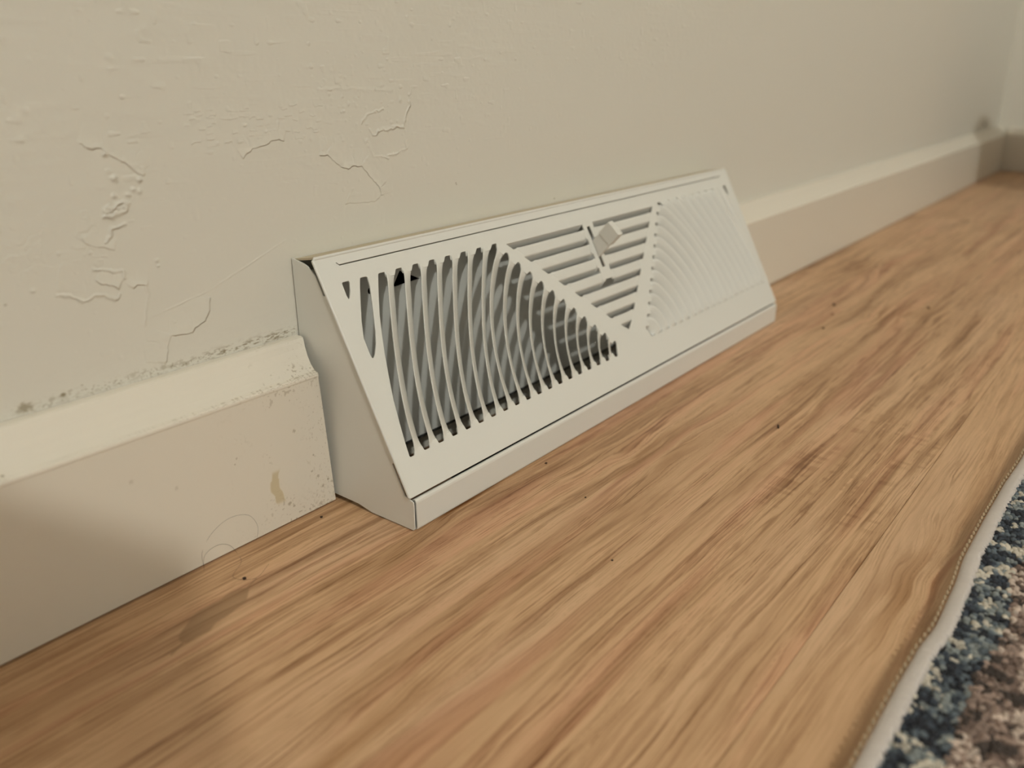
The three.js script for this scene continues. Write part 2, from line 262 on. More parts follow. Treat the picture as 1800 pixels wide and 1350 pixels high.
// ---------------------------------------------------------------- baseboards
const bbProfile = [[0.0003, 0.0008], [BB_T, 0.0008], [BB_T, 0.0592], [0.0172, 0.0600], [0.0171, 0.0607], [0.0166, 0.0613], [0.0157, 0.0615], [0.0148, 0.0619], [0.0122, 0.0640], [0.0094, 0.0668], [0.0070, 0.0699], [0.0056, 0.0722], [0.0047, 0.0733], [0.0035, BB_H], [0.0003, BB_H]];
const bbSize = [1.024, 0.09];
const bbColour = colourTexture(2048, 512, (i, j, o) => {   // x from -0.16 .. 0.02, unrolled height 0 .. 0.09 m
  const x = -160 + i / 2048 * 180, y = j / 512 * 90;
  o[0] = 227; o[1] = 220; o[2] = 205;
  const flat = y < 61.4, close = smooth(-60, -8, x);
  let d = 0;
  d = Math.max(d, 0.55 * close * smooth(0.73, 0.86, noise(x / 0.9, y / 0.8, 91)) * smooth(0.45, 0.65, fbm(x / 11, y / 9, 92)));
  d = Math.max(d, 0.5 * smooth(-26, -6, x) * (1 - smooth(2, 16, y)) * smooth(0.6, 0.8, fbm(x / 1.3, y / 1.2, 95)));
  d = Math.max(d, 0.4 * smooth(-22, -5, x) * smooth(0.7, 0.82, fbm(x / 0.8, y / 1.0, 96)) * (flat ? 1 : 0.5));
  for (const [sx, sy, r, a] of [[-10, 15.5, 0.9, 0.6], [-13, 19, 0.6, 0.5], [-8, 10, 0.8, 0.6], [-20, 40, 0.9, 0.5], [-48, 38, 0.6, 0.5], [-49, 36, 0.4, 0.6], [-11.5, 26, 0.5, 0.6], [-128, 62.5, 0.6, 0.8], [-90, 45, 0.9, 0.25], [-74, 36, 0.8, 0.25], [-26, 9, 0.9, 0.6], [-24, 7, 0.7, 0.6], [-5, 12, 0.6, 0.9]]) { const q = Math.hypot(x - sx, y - sy) / r; if (q < 2) d = Math.max(d, a * (1 - smooth(0.4, 1.2, q + 0.9 * (noise(x * 3, y * 3, 97) - 0.5)))); }
  const ridge = Math.abs(y - 61.2) < 0.7 ? smooth(0.62, 0.75, noise(x / 0.8, y / 0.4, 98)) * 0.5 * smooth(-110, -20, x) : 0; d = Math.max(d, ridge);
  o[0] = mix(o[0], 140, d * 0.75); o[1] = mix(o[1], 126, d * 0.75); o[2] = mix(o[2], 100, d * 0.75);
  const t = (y - 11) / 15, cx = -30 - 1.2 * t + 1.2 * Math.sin(y / 4), hw = 2.6 * (0.8 + 0.5 * (noise(x / 3, y / 3, 99) - 0.3)) * (t > 0.75 ? 0.8 : 1);   // dried drip
  const drip = smooth(-0.05, 0.1, t) * (1 - smooth(0.9, 1.05, t)) * (1 - smooth(hw - 0.5, hw + 0.3, Math.abs(x - cx)));
  o[0] = mix(o[0], 186, 0.5 * drip); o[1] = mix(o[1], 166, 0.5 * drip); o[2] = mix(o[2], 118, 0.5 * drip);
});
const bbMat = new THREE.MeshStandardMaterial({ map: bbColour, roughness: 0.38 });
const bbPlain = new THREE.MeshStandardMaterial({ color: rgb(227, 220, 205), roughness: 0.38 });
const unroll = (y, z) => y < 0.0612 ? y : 0.0614 + Math.hypot(y - 0.0614, 0.0158 - z);
{
  const xs = [X_LEFT]; for (let x = -0.2; x < -0.004; x += 0.0075) xs.push(x); xs.push(-0.0005);
  const endShift = bbProfile.map(([z, y]) => y < 0.01 ? -0.0013 : y < 0.0625 ? -0.0013 - 0.0034 * y / 0.0614 : -0.0046 + 0.0036 * (y - 0.0625) / 0.011);
  const g = profileSweep(bbProfile, xs, (k, i) => k === xs.length - 1 ? endShift[i] : 0);
  setUV(g, (x, y, z) => [(x + 0.16) / 0.18, unroll(y, z) / 0.09]);
  structure(mesh('baseboard_left', g, bbMat), 'cream baseboard left of the vent, scuffed and specked with dust');
  structure(mesh('baseboard_right', profileSweep(bbProfile, [L + 0.0012, 0.6, 1.0, XC - 0.0001]), bbPlain), 'cream baseboard running from the vent to the corner');
  const e = profileSweep(bbProfile, [0.0172, 1.5, Z_FRONT]); e.rotateY(-Math.PI / 2); e.scale(1, 1, 1);
  // profile now runs along +z and faces -x
  e.translate(XC, 0, 0);
  structure(mesh('baseboard_end', e, bbPlain), 'cream baseboard along the far end wall');
}

// ---------------------------------------------------------------- the register
const HL = 0.01419, D = 0.06357, HF = 0.10789, DT = 0.01477;
const LS = Math.hypot(HF - HL, D - DT), UP = V3(0, (HF - HL) / LS, (DT - D) / LS), NN = V3(0, -UP.z, UP.y);
const panelFrame = new THREE.Matrix4().makeBasis(V3(1, 0, 0), UP, NN).setPosition(0, HL, D);
const toPanel = g => g.applyMatrix4(panelFrame);
const mm = 0.001;
const enamel = new THREE.MeshPhysicalMaterial({ color: rgb(226, 226, 219), roughness: 0.38, clearcoat: 0.6, clearcoatRoughness: 0.42 });
const enamelDusty = new THREE.MeshStandardMaterial({ color: rgb(196, 184, 158), roughness: 0.9 });
const plateGrey = new THREE.MeshStandardMaterial({ color: rgb(214, 215, 210), roughness: 0.5 });
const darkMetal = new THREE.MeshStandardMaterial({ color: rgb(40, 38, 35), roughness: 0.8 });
const reg = group('baseboard_register');
tag(reg, 'white metal baseboard air vent with fan shaped slats and a small lever', 'air vent');

// outlines of the openings (panel u, v in millimetres)
const V0 = 16.6, V1 = 93.5, LM = L * 1000;
const slotBottom = i => 8.7 + 8.93 * (i - 2), tops = [10.8, 20.7, 31, 41.3, 51.8, 62.4, 73.2, 84.3, 95.9, 107.6];
const topLean = (h, sg) => 0.62 * Math.tan(Math.asin(Math.min(0.98, 2 * h * sg / (h * h + sg * sg))));
const diagOut = v => 113 + (175.2 - 113) * (88.2 - v) / (88.2 - 23.4);                   // left fan side of the left diagonal bar
const triL = v => 119.9 + (187.9 - 119.9) * (88.6 - v) / (88.6 - 28.3), triR = v => LM - triL(v);
{
  const P = (a, q) => { const h = new THREE.Path(); a.forEach(([u, v], i) => i ? h.lineTo(u * mm, v * mm) : h.moveTo(u * mm, v * mm)); h.closePath(); return h; };
  const s = new THREE.Shape(); const e0 = -0.6, e1 = LM + 0.6;
  s.moveTo(e0 * mm, 1.3 * mm); s.lineTo(e1 * mm, 1.3 * mm); s.lineTo(e1 * mm, 105.4 * mm); s.lineTo(e0 * mm, 105.4 * mm); s.closePath();
  const fan = [];                                        // opening with short teeth from which the slats grow
  for (let i = 2; i <= 20; i++) { const c = slotBottom(i); if (i > 2) fan.push([c - 2.3, V0 + 2.6], [c - 2.0, V0 + 1.5]); { const m = i === 20 || i === 2 ? 1.5 : 1.85; fan.push([c - m, V0 + 0.7], [c - m + 0.2, V0 + 0.2], [c - m + 0.7, V0], [c + m - 0.7, V0], [c + m - 0.2, V0 + 0.2], [c + m, V0 + 0.7]); } if (i < 20) fan.push([c + 2.0, V0 + 1.5], [c + 2.3, V0 + 2.6]); }
  for (let i = 20; i >= 10; i--) { const d = [173.6 - 5.9 * (20 - i), 24.4 + 6.31 * (20 - i)], at = (q, dep) => fan.push([d[0] - 0.73 * dep - 0.683 * q, d[1] - 0.683 * dep + 0.73 * q]); if (i < 20) { at(-2.15, 3.0); at(-1.6, 1.7); } at(-1.1, 0.6); at(-0.5, 0.1); at(0.5, 0.1); at(1.1, 0.6); at(1.6, 1.7); at(2.15, 3.0); }
  for (let i = 9; i >= 2; i--) {
    const lean = topLean(V1 - V0, tops[i] - slotBottom(i)), at = (q, dep) => fan.push([tops[i] + q - dep * lean, V1 - dep]);
    at(2.6, 2.5); at(2.15, 1.4); at(2.0, 0.7); at(1.75, 0.2); at(1.2, 0); at(-1.2, 0); at(-1.75, 0.2); at(-2.0, 0.7); if (i > 2) { at(-2.15, 1.4); at(-2.6, 2.5); }
  }
  fan.push([25.4, 86], [20.9, 76], [18.1, 68], [15.6, 60.3], [13.1, 51], [10.6, 41], [8.9, 30.7], [7.8, 23]);
  const slot1 = [[18.5, 93.1], [19.0, 93.5], [22.0, 93.5], [22.6, 93.0], [22.0, 89], [18.8, 79.5], [15.6, 70.5], [13.2, 65.2], [10.6, 61.4], [9.2, 60.2], [8.5, 60.3], [8.2, 61.5], [8.3, 69], [10.8, 76.3], [14.1, 83.9], [16.6, 89.4]];
  const slot0 = [[8.6, 93.1], [9.2, 93.5], [12.2, 93.5], [12.6, 92.9], [11.3, 89.6], [9.7, 86.9], [9.0, 86.3], [8.6, 86.6], [8.4, 88]];
  for (const o of [fan, slot1.reverse(), slot0.reverse()]) { s.holes.push(P(o)); s.holes.push(P(o.map(([u, v]) => [LM - u, v < V0 + 1.4 ? V0 + 1.4 + 0.01 * (v - V0) : v]).reverse())); }
  const vb = k => 88.5 - 8.6 * k, vt = k => vb(k) + 3.4, tri = [];
  for (let k = 0; k < 7; k++) { tri.push([triL(vt(k)), vt(k)], [triL(vb(k)), vb(k)], [triL(vb(k)) + 1.5, vb(k)], [triL(vt(k + 1)) + 1.5, vt(k + 1)]); }
  tri.push([triL(vt(7)), vt(7)], [LM / 2, 27.4], [triR(vt(7)), vt(7)]);
  for (let k = 6; k >= 0; k--) tri.push([triR(vt(k + 1)) - 1.5, vt(k + 1)], [triR(vb(k)) - 1.5, vb(k)], [triR(vb(k)), vb(k)], [triR(vt(k)), vt(k)]);
  const T0 = 184.9, T1 = 195.1, E = 1.3; for (let k = 0; k < 4; k++) tri.push([T1, vt(k)], [T1, vb(k)], [T1 + E, vb(k)], [T1 + E, k < 3 ? vt(k + 1) : 58.6]);
  for (let k = 3; k >= 0; k--) tri.push([T0 - E, k < 3 ? vt(k + 1) : 58.6], [T0 - E, vb(k)], [T0, vb(k)], [T0, vt(k)]);
  s.holes.push(P(tri));
  s.holes.push(P([[188.4, 65.8], [191.6, 65.8], [191.6, 90], [188.4, 90]]));
  s.holes.push(P([[11, 100.6], [369.5, 100.6], [370.5, 101.1], [369.5, 101.05], [11, 101.05], [10, 102.1], [9.6, 102]]));
  const g = new THREE.ExtrudeGeometry(s, { depth: 0.0004, bevelEnabled: true, bevelThickness: 0.00018, bevelSize: 0.00018, bevelOffset: -0.00018, bevelSegments: 2 }); g.translate(0, 0, -0.0006);
  const rods = [[e0], [e1]].map(([u]) => { const t = new THREE.CapsuleGeometry(0.0007, 0.1025, 4, 10); t.translate(u * mm, 0.0533, -0.0006); return t.toNonIndexed(); });
  // folded side returns that close the panel over the end plates
  for (const u of [e0, e1]) { const b = new THREE.BoxGeometry(0.0004, 0.067, 0.003).toNonIndexed(); b.translate((u + (u < 1 ? 1.7 : -1.7)) * mm, 0.052, -0.0022); rods.push(b); }
  const merged = mergeGeometries([g, ...rods].map(x => { x.deleteAttribute('uv'); return x; }));
  toPanel(merged); mesh('front_panel', merged, enamel, reg);
}
// top flange, sloping from the fold back to the wall
{
  const g = profileSweep([[0.0006, 0.1050], [0.0135, 0.1071], [0.0146, 0.10745], [0.0150, 0.1077], [0.01475, 0.10825], [0.0138, 0.10815], [0.0006, 0.1058]], [0.0008, L - 0.0008]);
  mesh('top_flange', g, enamelDusty, reg);
  const r = new THREE.CapsuleGeometry(0.0008, L - 0.001, 4, 12); r.rotateZ(Math.PI / 2); r.translate(L / 2, HF - 0.0004, DT - 0.0003); mesh('folded_edge', r, enamel, reg);
}
// louvre blades
const FLAP_V = [-1.7, -1.9, -2.1, -2.3, -2.55, -2.9, -3.4, -4.3, -5.2], FLAP_N = [0, -0.05, -0.1, -0.15, -0.25, -0.6, -1.3, -2.6, -4.0];
const LOUVRE_V = [2.6, 1.2, -0.4, -2.0, -2.5, -2.85, -3.35, -4.3, -5.2], LOUVRE_N = [0.3, 0.16, 0.04, -0.08, -0.22, -0.6, -1.3, -2.6, -4.0];
function blade(line, out, width, tilt, ramp, curled) {            // line(t) -> {p:[u,v], n:[nu,nv]}; out = side (+1/-1 along n) whose edge stands proud
  const M = 40, rings = [], len = (() => { let d = 0, q = line(0).p; for (let k = 1; k <= 60; k++) { const p = line(k / 60).p; d += Math.hypot(p[0] - q[0], p[1] - q[1]); q = p; } return d; })();
  const r = Math.min(ramp, len * 0.42);
  for (let k = 0; k <= M; k++) {
    const w0 = 0.5 - 0.5 * Math.cos(Math.PI * k / M), t = 0.25 * k / M + 0.75 * w0, { p, n } = line(t), e = Math.min(t, 1 - t) * len;
    const e1 = Math.max(0, e - Math.min(1.2, len * 0.1)), a = curled ? smooth(1.5, r, e) : (1 - Math.exp(-e1 / (r * 0.34))), th = tilt * a;
    const w = width.end + (width.mid - width.end) * (width.late ? smooth(4, Math.min(width.late, len * 0.45), e) : a);
    const ring = [], up = [], dn = [];
    const Q = curled ? 8 : 6; for (let q = 0; q <= Q; q++) {
      const s = q / Q - 0.5, across = curled ? mix(-s * w, (curled === 2 ? FLAP_V : LOUVRE_V)[q], a) : s * w * Math.cos(th), lift = curled ? (curled === 2 ? FLAP_N : LOUVRE_N)[q] * a : out * s * w * Math.sin(th) + 1.0 * a * (0.25 - s * s);
      up.push([(p[0] + n[0] * across) * mm, (p[1] + n[1] * across) * mm, (lift + 0.22 - 0.35) * mm]); dn.push([(p[0] + n[0] * across) * mm, (p[1] + n[1] * across) * mm, (lift - 0.22 - 0.35) * mm]);
    }
    rings.push(curled ? [...up.reverse(), ...dn] : [...up, ...dn.reverse()]);
  }
  return toPanel(ringsToSolid(rings));
}
function fanArc(k) {                                       // slat between slot k and k + 1 of the left fan
  const b = slotBottom(k) + 4.46, v0 = V0 + 0.2;
  if (k <= 8) {
    const h = V1 + 0.4 - v0, sg = (tops[k] + tops[k + 1]) / 2 - b, m0 = 0.05 * h, m1 = topLean(h, sg) * h;
    return t => { const q = mix(-0.005, 1, t), q2 = q * q, q3 = q2 * q, u = b + sg * (3 * q2 - 2 * q3) + m0 * (q3 - 2 * q2 + q) + m1 * (q3 - q2), d = (sg * (6 * q - 6 * q2) + m0 * (3 * q2 - 4 * q + 1) + m1 * (3 * q2 - 2 * q)) / h, l = Math.hypot(1, d); return { p: [u, v0 + h * q], n: [1 / l, -d / l] }; };
  }
  const j = 19.5 - k, h = 24.4 + 6.31 * j - v0, sg = 173.6 - 5.9 * j - b, R = (h * h + sg * sg) / (2 * sg), c = b + R, at = f => [c - R * Math.cos(f), v0 + R * Math.sin(f)];
  let f1 = 0; while (f1 < 2) { const [u, v] = at(f1); if (u > diagOut(v) + 0.6) break; f1 += 0.002; }
  return t => { const f = mix(-0.5 / R, f1, t); return { p: at(f), n: [Math.cos(f), -Math.sin(f)] }; };
}
for (const side of [0, 1]) for (let k = 2; k < 20; k++) {
  const line = fanArc(k);
  const ln = side ? t => { const { p, n } = line(t); return { p: [LM - p[0], p[1]], n: [-n[0], n[1]] }; } : line;
  const g = blade(ln, -1, { end: 5.0, mid: 8.0, late: side ? 0 : 15 }, 35 * Math.PI / 180, side ? 5 : 12);
  mesh('fan_slat', g, enamel, reg);
}
{                                                          // outermost blade of the right fan, closing its last long slot
  const q = new THREE.CatmullRomCurve3([[8.6, 58], [10.2, 67], [13.6, 77], [17.4, 86], [20.8, 95.5]].map(([u, v]) => V3(LM - u, v, 0)));
  mesh('fan_slat', blade(t => { const p = q.getPoint(t), d = q.getTangent(t); return { p: [p.x + 0.6, p.y], n: [-d.y, d.x] }; }, -1, { end: 4.6, mid: 5.4 }, 24 * Math.PI / 180, 12), enamel, reg);
}
for (let k = -1; k < 7; k++) {
  const c = 88.5 - 8.6 * k - 2.55;
  const run = (a, b) => { const g = blade(t => ({ p: [mix(a(c), b(c), t), c], n: [0, 1] }), 1, { end: 5.1, mid: 8.3 }, 0, 4.5, k < 0 ? 2 : 1); return g; };
  const l = v => triL(Math.min(v, 93)) - 2.4, r = v => triR(Math.min(v, 93)) + 2.4;
  if (k < 4) { mesh('louvre', run(l, () => 186.5), enamel, reg); mesh('louvre', run(() => 193.5, r), enamel, reg); } else mesh('louvre', run(l, r), enamel, reg);
}
// end plates with notched slanted edge
for (const side of [0, 1]) {
  const s = new THREE.Shape(), pt = (v, off) => { const p = V3(0, HL, D).addScaledVector(UP, v * mm).addScaledVector(NN, -off * mm); return [p.z, p.y]; };
  const out = [[0.0006, 0.0028], [0.030, 0.0022], [0.0385, 0.0006], [0.0630, 0.0004], [0.0638, 0.0012], [0.0640, 0.0118], [0.0637, 0.0136], pt(3, 3.6), pt(17, 3.3), pt(17.6, 1.35), pt(90, 1.4), pt(90.6, 3.4), pt(99, 3.4), [0.0106, 0.1040], [0.0080, 0.1050], [0.0006, 0.1064]];
  out.forEach(([z, y], i) => i ? s.lineTo(z, y) : s.moveTo(z, y)); s.closePath();
  const g = new THREE.ExtrudeGeometry(s, { depth: 0.0004, bevelEnabled: true, bevelThickness: 0.0001, bevelSize: 0.0001, bevelOffset: -0.0001, bevelSegments: 1 });
  g.rotateY(-Math.PI / 2); g.translate(side ? L + 0.0002 : 0.0003, 0, 0);
  mesh('end_plate', g, enamel, reg);
}
// front lip
{
  const prof = [[0.0600, 0.0004], [0.0632, 0.0003], [0.0639, 0.0007], [0.0641, 0.0014], [0.0640, 0.0125], [0.0638, 0.0134], [0.0634, 0.0140], [0.0628, 0.0142], [0.0616, 0.0136], [0.0616, 0.0131], [0.0627, 0.0136], [0.0633, 0.0128], [0.0634, 0.0016], [0.0629, 0.0010], [0.0600, 0.0010]];
  const xs = []; for (let k = 0; k <= 24; k++) xs.push(0.0013 + (L - 0.0018) * k / 24);
  const g = profileSweep(prof, xs); mesh('front_lip', g, enamel, reg);
}
// damper plate behind the slats, with two punched holes, and the lever that moves it
{
  const s = new THREE.Shape(); s.moveTo(0.003, 0.0072); s.lineTo(L - 0.003, 0.0072); s.lineTo(L - 0.003, 0.102); s.lineTo(0.003, 0.102); s.closePath();
  const tri = new THREE.Path(); tri.moveTo(0.0475, 0.0855); tri.lineTo(0.0655, 0.0862); tri.lineTo(0.061, 0.0885); tri.lineTo(0.0525, 0.0925); tri.closePath(); s.holes.push(tri);
  const dot = new THREE.Path(); dot.absarc(0.034, 0.0868, 0.0016, 0, Math.PI * 2, true); s.holes.push(dot);
  const g = new THREE.ExtrudeGeometry(s, { depth: 0.0008, bevelEnabled: false }); g.translate(0, 0, 0.0085);
  mesh('damper_plate', g, plateGrey, reg);
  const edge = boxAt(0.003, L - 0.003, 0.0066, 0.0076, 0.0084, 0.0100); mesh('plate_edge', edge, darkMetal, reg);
  const t = 20 * Math.PI / 180, ax = NN.clone().multiplyScalar(Math.cos(t)).addScaledVector(UP, Math.sin(t)), ay = UP.clone().multiplyScalar(Math.cos(t)).addScaledVector(NN, -Math.sin(t));
  const fr = new THREE.Matrix4().makeBasis(V3(1, 0, 0), ay, ax).setPosition(V3(0.1897, HL, D).addScaledVector(UP, 0.0768));
  const stem = new RoundedBoxGeometry(0.0018, 0.0092, 0.013, 1, 0.0002); stem.translate(0, 0, 0.0022);
  const leverMat = new THREE.MeshStandardMaterial({ color: rgb(224, 222, 214), roughness: 0.35 });
  const lv = mesh('lever', stem.applyMatrix4(fr), leverMat, reg);
  const knob = new RoundedBoxGeometry(0.0046, 0.0098, 0.0092, 2, 0.0004); knob.translate(0.0010, 0.0002, 0.0125); mesh('lever_handle', knob.applyMatrix4(fr), leverMat, lv);
}
partNames(reg);
// the duct that opens behind the register
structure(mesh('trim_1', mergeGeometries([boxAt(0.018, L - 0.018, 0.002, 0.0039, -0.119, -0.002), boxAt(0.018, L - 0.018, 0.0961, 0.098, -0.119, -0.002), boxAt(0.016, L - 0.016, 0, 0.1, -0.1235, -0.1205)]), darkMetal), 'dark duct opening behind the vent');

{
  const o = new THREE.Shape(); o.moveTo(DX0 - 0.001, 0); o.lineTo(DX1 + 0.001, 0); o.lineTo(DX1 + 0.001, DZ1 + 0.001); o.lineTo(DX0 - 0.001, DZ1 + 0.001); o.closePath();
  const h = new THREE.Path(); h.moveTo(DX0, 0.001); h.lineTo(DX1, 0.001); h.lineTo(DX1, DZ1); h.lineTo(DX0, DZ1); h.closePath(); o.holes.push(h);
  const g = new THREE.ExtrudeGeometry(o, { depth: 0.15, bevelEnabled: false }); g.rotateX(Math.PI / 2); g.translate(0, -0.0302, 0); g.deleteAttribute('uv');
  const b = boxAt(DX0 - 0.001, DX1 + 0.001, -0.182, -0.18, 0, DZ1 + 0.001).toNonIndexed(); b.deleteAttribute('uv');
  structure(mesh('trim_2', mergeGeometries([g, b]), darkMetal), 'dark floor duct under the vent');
}

// ---------------------------------------------------------------- rug
const RUG_X0 = -0.75, RUG_X1 = 0.95, RUG_Z1 = 1.25;
const edgePts = [[-0.75, 248.5], [-0.2, 248.6], [-0.022, 248.1], [-0.0053, 248.2], [0.0134, 248.3], [0.033, 248.8], [0.0541, 250.3], [0.0761, 249.8], [0.1059, 248.3], [0.1307, 248.4], [0.1745, 248.6], [0.2185, 250.4], [0.3, 249], [0.95, 249]];
function rugEdge(x) { let k = 0; while (k < edgePts.length - 2 && edgePts[k + 1][0] < x) k++; const [a, za] = edgePts[k], [b, zb] = edgePts[k + 1]; return mix(za, zb, smooth(a, b, x)) * mm; }
const rugLift = x => 0.0006 + 0.0022 * noise(x * 22 + 3, 1, 120);
const BIND = 0.0048;
function rugColour(x, z, o) {
  const e = z - rugEdge(x) - BIND, cx = Math.floor(x / 0.0023), cz = Math.floor(z / 0.0021 + 0.3 * hash(cx, 3, 9));
  const wob = 0.012 * (noise(x * 30, z * 40, 130) - 0.5), blue = e + wob < 0.0155 || (noise(x * 14, z * 22, 131) > 0.66 && e > 0.05);
  const n = 0.55 * noise(x * 190, z * 230, 132) + 0.45 * hash(cx, cz, 133), big = noise(x * 45, z * 60, 134);
  let c;
  if (blue) c = n + 0.55 * (big - 0.5) > 0.66 ? [172, 165, 152] : n + 0.3 * (big - 0.5) > 0.56 ? [116, 121, 120] : n > 0.46 ? [80, 88, 94] : n > 0.33 ? [52, 58, 66] : [36, 38, 44];
  else c = n + 0.6 * (big - 0.5) > 0.6 ? [174, 158, 146] : n > 0.47 ? [132, 114, 104] : n > 0.32 ? [100, 84, 76] : [62, 54, 50];
  const j = 0.98 + 0.25 * hash(cx * 3 + 1, cz * 5 + 2, 137); o[0] = c[0] * j; o[1] = c[1] * j; o[2] = c[2] * j;
}
const rug = group('area_rug');
tag(rug, 'blue and brown distressed rug with pale grey bound edge on the floor', 'rug');
{
  const xs = []; for (let x = RUG_X0; x <= RUG_X1 + 1e-6; x += (x > -0.15 && x < 0.4) ? 0.005 : 0.05) xs.push(x);
  const top = (x, z) => { const e = z - rugEdge(x); return 0.0036 + rugLift(x) * Math.exp(-e / 0.03); };
  // body
  const nz = 30, zAt = (x, f) => { const z0 = rugEdge(x) + 0.004; return z0 + (RUG_Z1 - z0) * f * f; };
  const pos = [], uv = [], idx = [], nx = xs.length;
  const vert = (x, y, z) => { pos.push(x, y, z); uv.push((x - RUG_X0) / (RUG_X1 - RUG_X0), (z - 0.2) / (RUG_Z1 - 0.2)); };
  for (const up of [1, 0]) for (let j = 0; j <= nz; j++) for (const x of xs) { const z = zAt(x, j / nz); vert(x, up ? top(x, z) : Math.max(0.0004, top(x, z) - mix(0.0016, 0.003, j / nz)), z); }
  const base = (nz + 1) * nx;
  for (let j = 0; j < nz; j++) for (let i = 0; i < nx - 1; i++) { const a = j * nx + i, b = a + 1, c = a + nx, d = c + 1; idx.push(a, c, d, a, d, b, base + a, base + d, base + c, base + a, base + b, base + d); }
  for (let i = 0; i < nx - 1; i++) { idx.push(i, i + 1, base + i + 1, i, base + i + 1, base + i); const q = nz * nx + i; idx.push(q, base + q + 1, q + 1, q, base + q, base + q + 1); }
  for (let j = 0; j < nz; j++) for (const q of [j * nx, j * nx + nx - 1]) idx.push(q, q + nx, base + q + nx, q, base + q + nx, base + q);
  const g = new THREE.BufferGeometry(); g.setAttribute('position', new THREE.Float32BufferAttribute(pos, 3)); g.setAttribute('uv', new THREE.Float32BufferAttribute(uv, 2)); g.setIndex(idx); g.computeVertexNormals();
  const tex = colourTexture(1024, 1024, (i, j, o) => rugColour(RUG_X0 + i / 1024 * (RUG_X1 - RUG_X0), 0.2 + j / 1024 * (RUG_Z1 - 0.2), o));
  mesh('rug_body', g, new THREE.MeshStandardMaterial({ map: tex, roughness: 1 }), rug);
  // pile
  const tuft = new THREE.IcosahedronGeometry(0.00096, 1); tuft.scale(1, 0.95, 1); tuft.translate(0, 0.0008, 0);
  const q = rng(9), list = []; const step = 0.00128;
  for (let x = -0.14; x < 0.36; x += step) for (let k = 0; k < 120; k++) list.push([x + (q() - 0.5) * step, rugEdge(x) + BIND + 0.0007 + k * step + (q() - 0.5) * step]);
  const inst = new THREE.InstancedMesh(tuft, new THREE.MeshStandardMaterial({ roughness: 0.95 }), list.length), m4 = new THREE.Matrix4(), qt = new THREE.Quaternion(), eu = new THREE.Euler(), c = new THREE.Color(), o = [0, 0, 0];
  list.forEach(([x, z], k) => { const s = 0.8 + 0.5 * q(); eu.set((q() - 0.5) * 0.5, q() * 6, (q() - 0.5) * 0.5); qt.setFromEuler(eu); m4.compose(V3(x, top(x, z) - 0.0004, z), qt, V3(s, s, s)); inst.setMatrixAt(k, m4); rugColour(x, z, o); c.setRGB(o[0] / 255, o[1] / 255, o[2] / 255, THREE.SRGBColorSpace); inst.setColorAt(k, c); });
  inst.name = 'rug_pile'; inst.userData.kind = 'stuff'; inst.castShadow = inst.receiveShadow = true; rug.add(inst);
  // binding: flat serged band wrapped over the edge
  const prof = [[0.0016, -0.0016], [0.0006, -0.0014], [0.0001, -0.0008], [0.0000, -0.0002], [0.0006, 0.0006], [0.0016, 0.0011], [0.0028, 0.0014], [0.0040, 0.0014], [0.0048, 0.0011], [0.0053, 0.0002], [0.0053, -0.0016]];
  const bx = []; for (let x = RUG_X0; x < RUG_X1; x += x > -0.16 && x < 0.4 ? 0.0006 : 0.02) bx.push(x);
  const rings = bx.map((x, i) => { const z = rugEdge(x), y = 0.0044 + rugLift(x), rib = 0.00025 * (hash(i, 7, 3) - 0.5) + 0.00025 * ((i % 2) - 0.5); return prof.map(([dz, dy], k) => [x, Math.max(0.0003, y + dy + (k > 1 && k < 9 ? rib : 0)), z + dz + (k === 8 || k === 9 ? 0.0012 * (hash(i, 2, 4) - 0.5) : 0)]); });
  mesh('binding', ringsToSolid(rings), new THREE.MeshStandardMaterial({ color: rgb(204, 195, 188), roughness: 0.95 }), rug);
  // stitches along the lower edge
  const sg = new THREE.SphereGeometry(0.0006, 8, 6); sg.scale(2.7, 0.9, 0.9);
  const ns = 145, st = new THREE.InstancedMesh(sg, new THREE.MeshStandardMaterial({ color: rgb(178, 156, 128), roughness: 0.9 }), ns);
  for (let k = 0; k < ns; k++) { const x = -0.16 + k * 0.0038; eu.set(0, 0.2, 0.2); qt.setFromEuler(eu); m4.compose(V3(x, 0.0036 + rugLift(x), rugEdge(x) - 0.0011), qt, V3(1, 1, 1)); st.setMatrixAt(k, m4); }
  st.name = 'edge_stitching'; st.userData.kind = 'stuff'; st.castShadow = st.receiveShadow = true; rug.add(st);
  partNames(rug);
}

// ---------------------------------------------------------------- bits on the floor
const crumbMat = new THREE.MeshStandardMaterial({ color: rgb(62, 44, 30), roughness: 0.9 });
function crumb(x, z, r, label, seed) {
  const g = new THREE.IcosahedronGeometry(r, 1), p = g.attributes.position; for (let i = 0; i < p.count; i++) { const s = 0.75 + 0.5 * hash(Math.round(p.getX(i) * 1e6), Math.round(p.getY(i) * 1e6 + p.getZ(i) * 3e6), seed); p.setXYZ(i, p.getX(i) * s, p.getY(i) * s * 0.7, p.getZ(i) * s); }
  g.computeVertexNormals(); const m = mesh('crumb', g, crumbMat); m.position.set(x, r * 0.55, z); tag(m, label, 'crumb', 'dark crumbs on the floor');
}
crumb(0.453, 0.0834, 0.0011, 'largest dark crumb on the floor beyond the right end of the vent', 1);
crumb(0.426, 0.0912, 0.0007, 'tiny dark crumb just in front of the largest crumb by the vent end', 2);
crumb(0.385, 0.0985, 0.0009, 'dark crumb on the floor level with the right end of the vent', 3);
crumb(0.487, 0.1448, 0.0010, 'dark crumb alone on the far floor toward the right edge', 4);
crumb(0.0846, 0.0692, 0.0006, 'small dark crumb touching the front lip of the vent', 5);
crumb(0.0302, 0.14, 0.0005, 'tiny dark speck alone in the middle of the bare floor', 6);
crumb(-0.0639, 0.0369, 0.0007, 'dark crumb at the tip of the brown floor stain', 7);
crumb(-0.0156, 0.0236, 0.0006, 'dark crumb by the baseboard just left of the vent', 8);
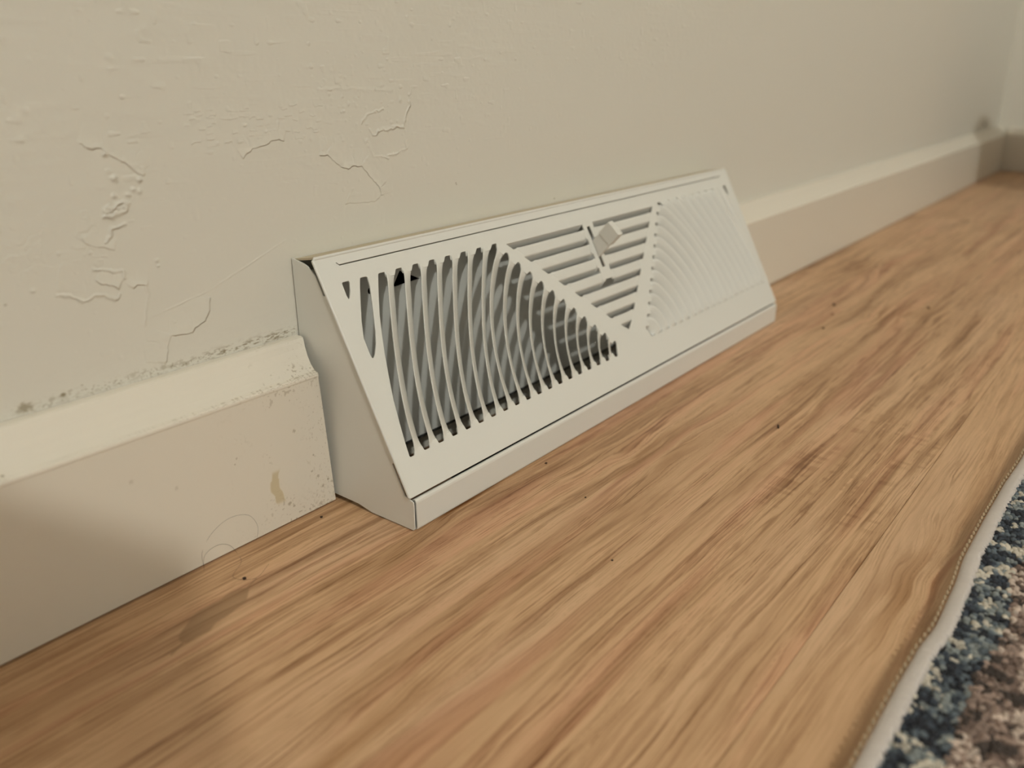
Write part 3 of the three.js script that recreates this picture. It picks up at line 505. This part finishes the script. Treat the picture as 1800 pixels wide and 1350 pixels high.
crumb(0.067, 0.1034, 0.0004, 'tiny dark speck on the floor in front of the middle of the vent', 9);
{
  const c = new THREE.CatmullRomCurve3([V3(-0.0018, 0, 0.0008), V3(-0.0006, 0.0002, 0.0001), V3(0.0008, 0.0001, -0.0002), V3(0.0019, 0, -0.0009)]);
  const m = mesh('splinter', new THREE.TubeGeometry(c, 10, 0.0004, 6), crumbMat); m.position.set(0.1937, 0.0004, 0.1412); tag(m, 'short dark splinter lying on the floor right of the vent middle', 'splinter');
  const hair = new THREE.MeshStandardMaterial({ color: rgb(70, 52, 36), roughness: 0.5 });
  const strand = (pts, label) => { const o = pts[0], m = mesh('hair_strand', new THREE.TubeGeometry(new THREE.CatmullRomCurve3(pts.map(p => V3(p[0] - o[0], p[1] - o[1], p[2] - o[2]))), 60, 0.000045, 4), hair); m.position.set(...o); tag(m, label, 'hair'); };
  const zf = 0.01706;
  strand([[-0.0690, 0.0003, 0.0185], [-0.068, 0.006, zf], [-0.063, 0.012, zf], [-0.0545, 0.0150, zf], [-0.046, 0.0125, zf], [-0.0425, 0.006, zf], [-0.0436, 0.0010, 0.0174]], 'thin brown hair looping up the baseboard left of the vent');
  strand([[-0.0700, 0.0003, 0.0200], [-0.0672, 0.0045, zf + 0.0002], [-0.061, 0.0062, zf + 0.0002], [-0.056, 0.0035, zf + 0.0002], [-0.0545, 0.0003, 0.0185], [-0.0575, 0.0003, 0.026], [-0.066, 0.0003, 0.033], [-0.0615, 0.0003, 0.040], [-0.052, 0.0003, 0.036]], 'thin brown hair curling from the baseboard onto the floor');
}

{
  const nail = mesh('nail_head', new THREE.CylinderGeometry(0.0026, 0.0026, 0.0012, 16).rotateX(Math.PI / 2), new THREE.MeshStandardMaterial({ color: rgb(58, 54, 46), roughness: 0.6, metalness: 0.4 }));
  nail.position.set(1.392, 0.0835, 0.0005); tag(nail, 'small dark nail head in the wall above the baseboard near the far corner', 'nail');
}

// ---------------------------------------------------------------- outside the frame: lamp, bin, phone
{
  const lamp = group('ceiling_lamp'); tag(lamp, 'round frosted ceiling lamp above the room', 'lamp');
  const globe = new THREE.SphereGeometry(LAMP_RADIUS * 1.15, 32, 20);
  const gm = new THREE.MeshStandardMaterial({ color: 0xffffff, emissive: LAMP_COLOR, emissiveIntensity: 6, roughness: 0.4 });
  lamp.position.copy(LAMP_AT);
  const b = mesh('globe', globe, gm, lamp); b.castShadow = false;
  const base = new THREE.CylinderGeometry(0.06, 0.075, CEIL - LAMP_AT.y - LAMP_RADIUS, 32); base.translate(0, (CEIL - LAMP_AT.y + LAMP_RADIUS) / 2, 0); mesh('lamp_base', base, darkMetal, lamp);
  const light = new THREE.PointLight(LAMP_COLOR, LAMP_POWER, 0, 2); light.castShadow = true; light.shadow.radius = LAMP_RADIUS / 0.02; light.shadow.mapSize.set(2048, 2048); lamp.add(light);
}
{
  const bin = group('waste_bin'); tag(bin, 'grey waste bin standing near the far corner', 'bin'); bin.position.set(1.235, 0, 0.27);
  const g = new THREE.LatheGeometry([[0.001, 0.001], [0.095, 0.001], [0.1, 0.006], [0.118, 0.222], [0.122, 0.23], [0.118, 0.234], [0.114, 0.228], [0.096, 0.008], [0.001, 0.006]].map(p => new THREE.Vector2(...p)), 40);
  mesh('bin_body', g, new THREE.MeshStandardMaterial({ color: rgb(120, 120, 118), roughness: 0.6 }), bin);
}
{
  const ph = group('smartphone'); tag(ph, 'dark smartphone held just behind the viewpoint', 'phone');
  ph.position.copy(camera.position).addScaledVector(camFwd, -0.03).addScaledVector(camRight, -0.0255).addScaledVector(camUp, 0.072);
  ph.quaternion.copy(camera.quaternion);
  const g = new RoundedBoxGeometry(0.165, 0.08, 0.008, 4, 0.0038); mesh('phone_body', g, new THREE.MeshStandardMaterial({ color: rgb(40, 40, 44), roughness: 0.4 }), ph);
}

renderer.render(scene, camera);
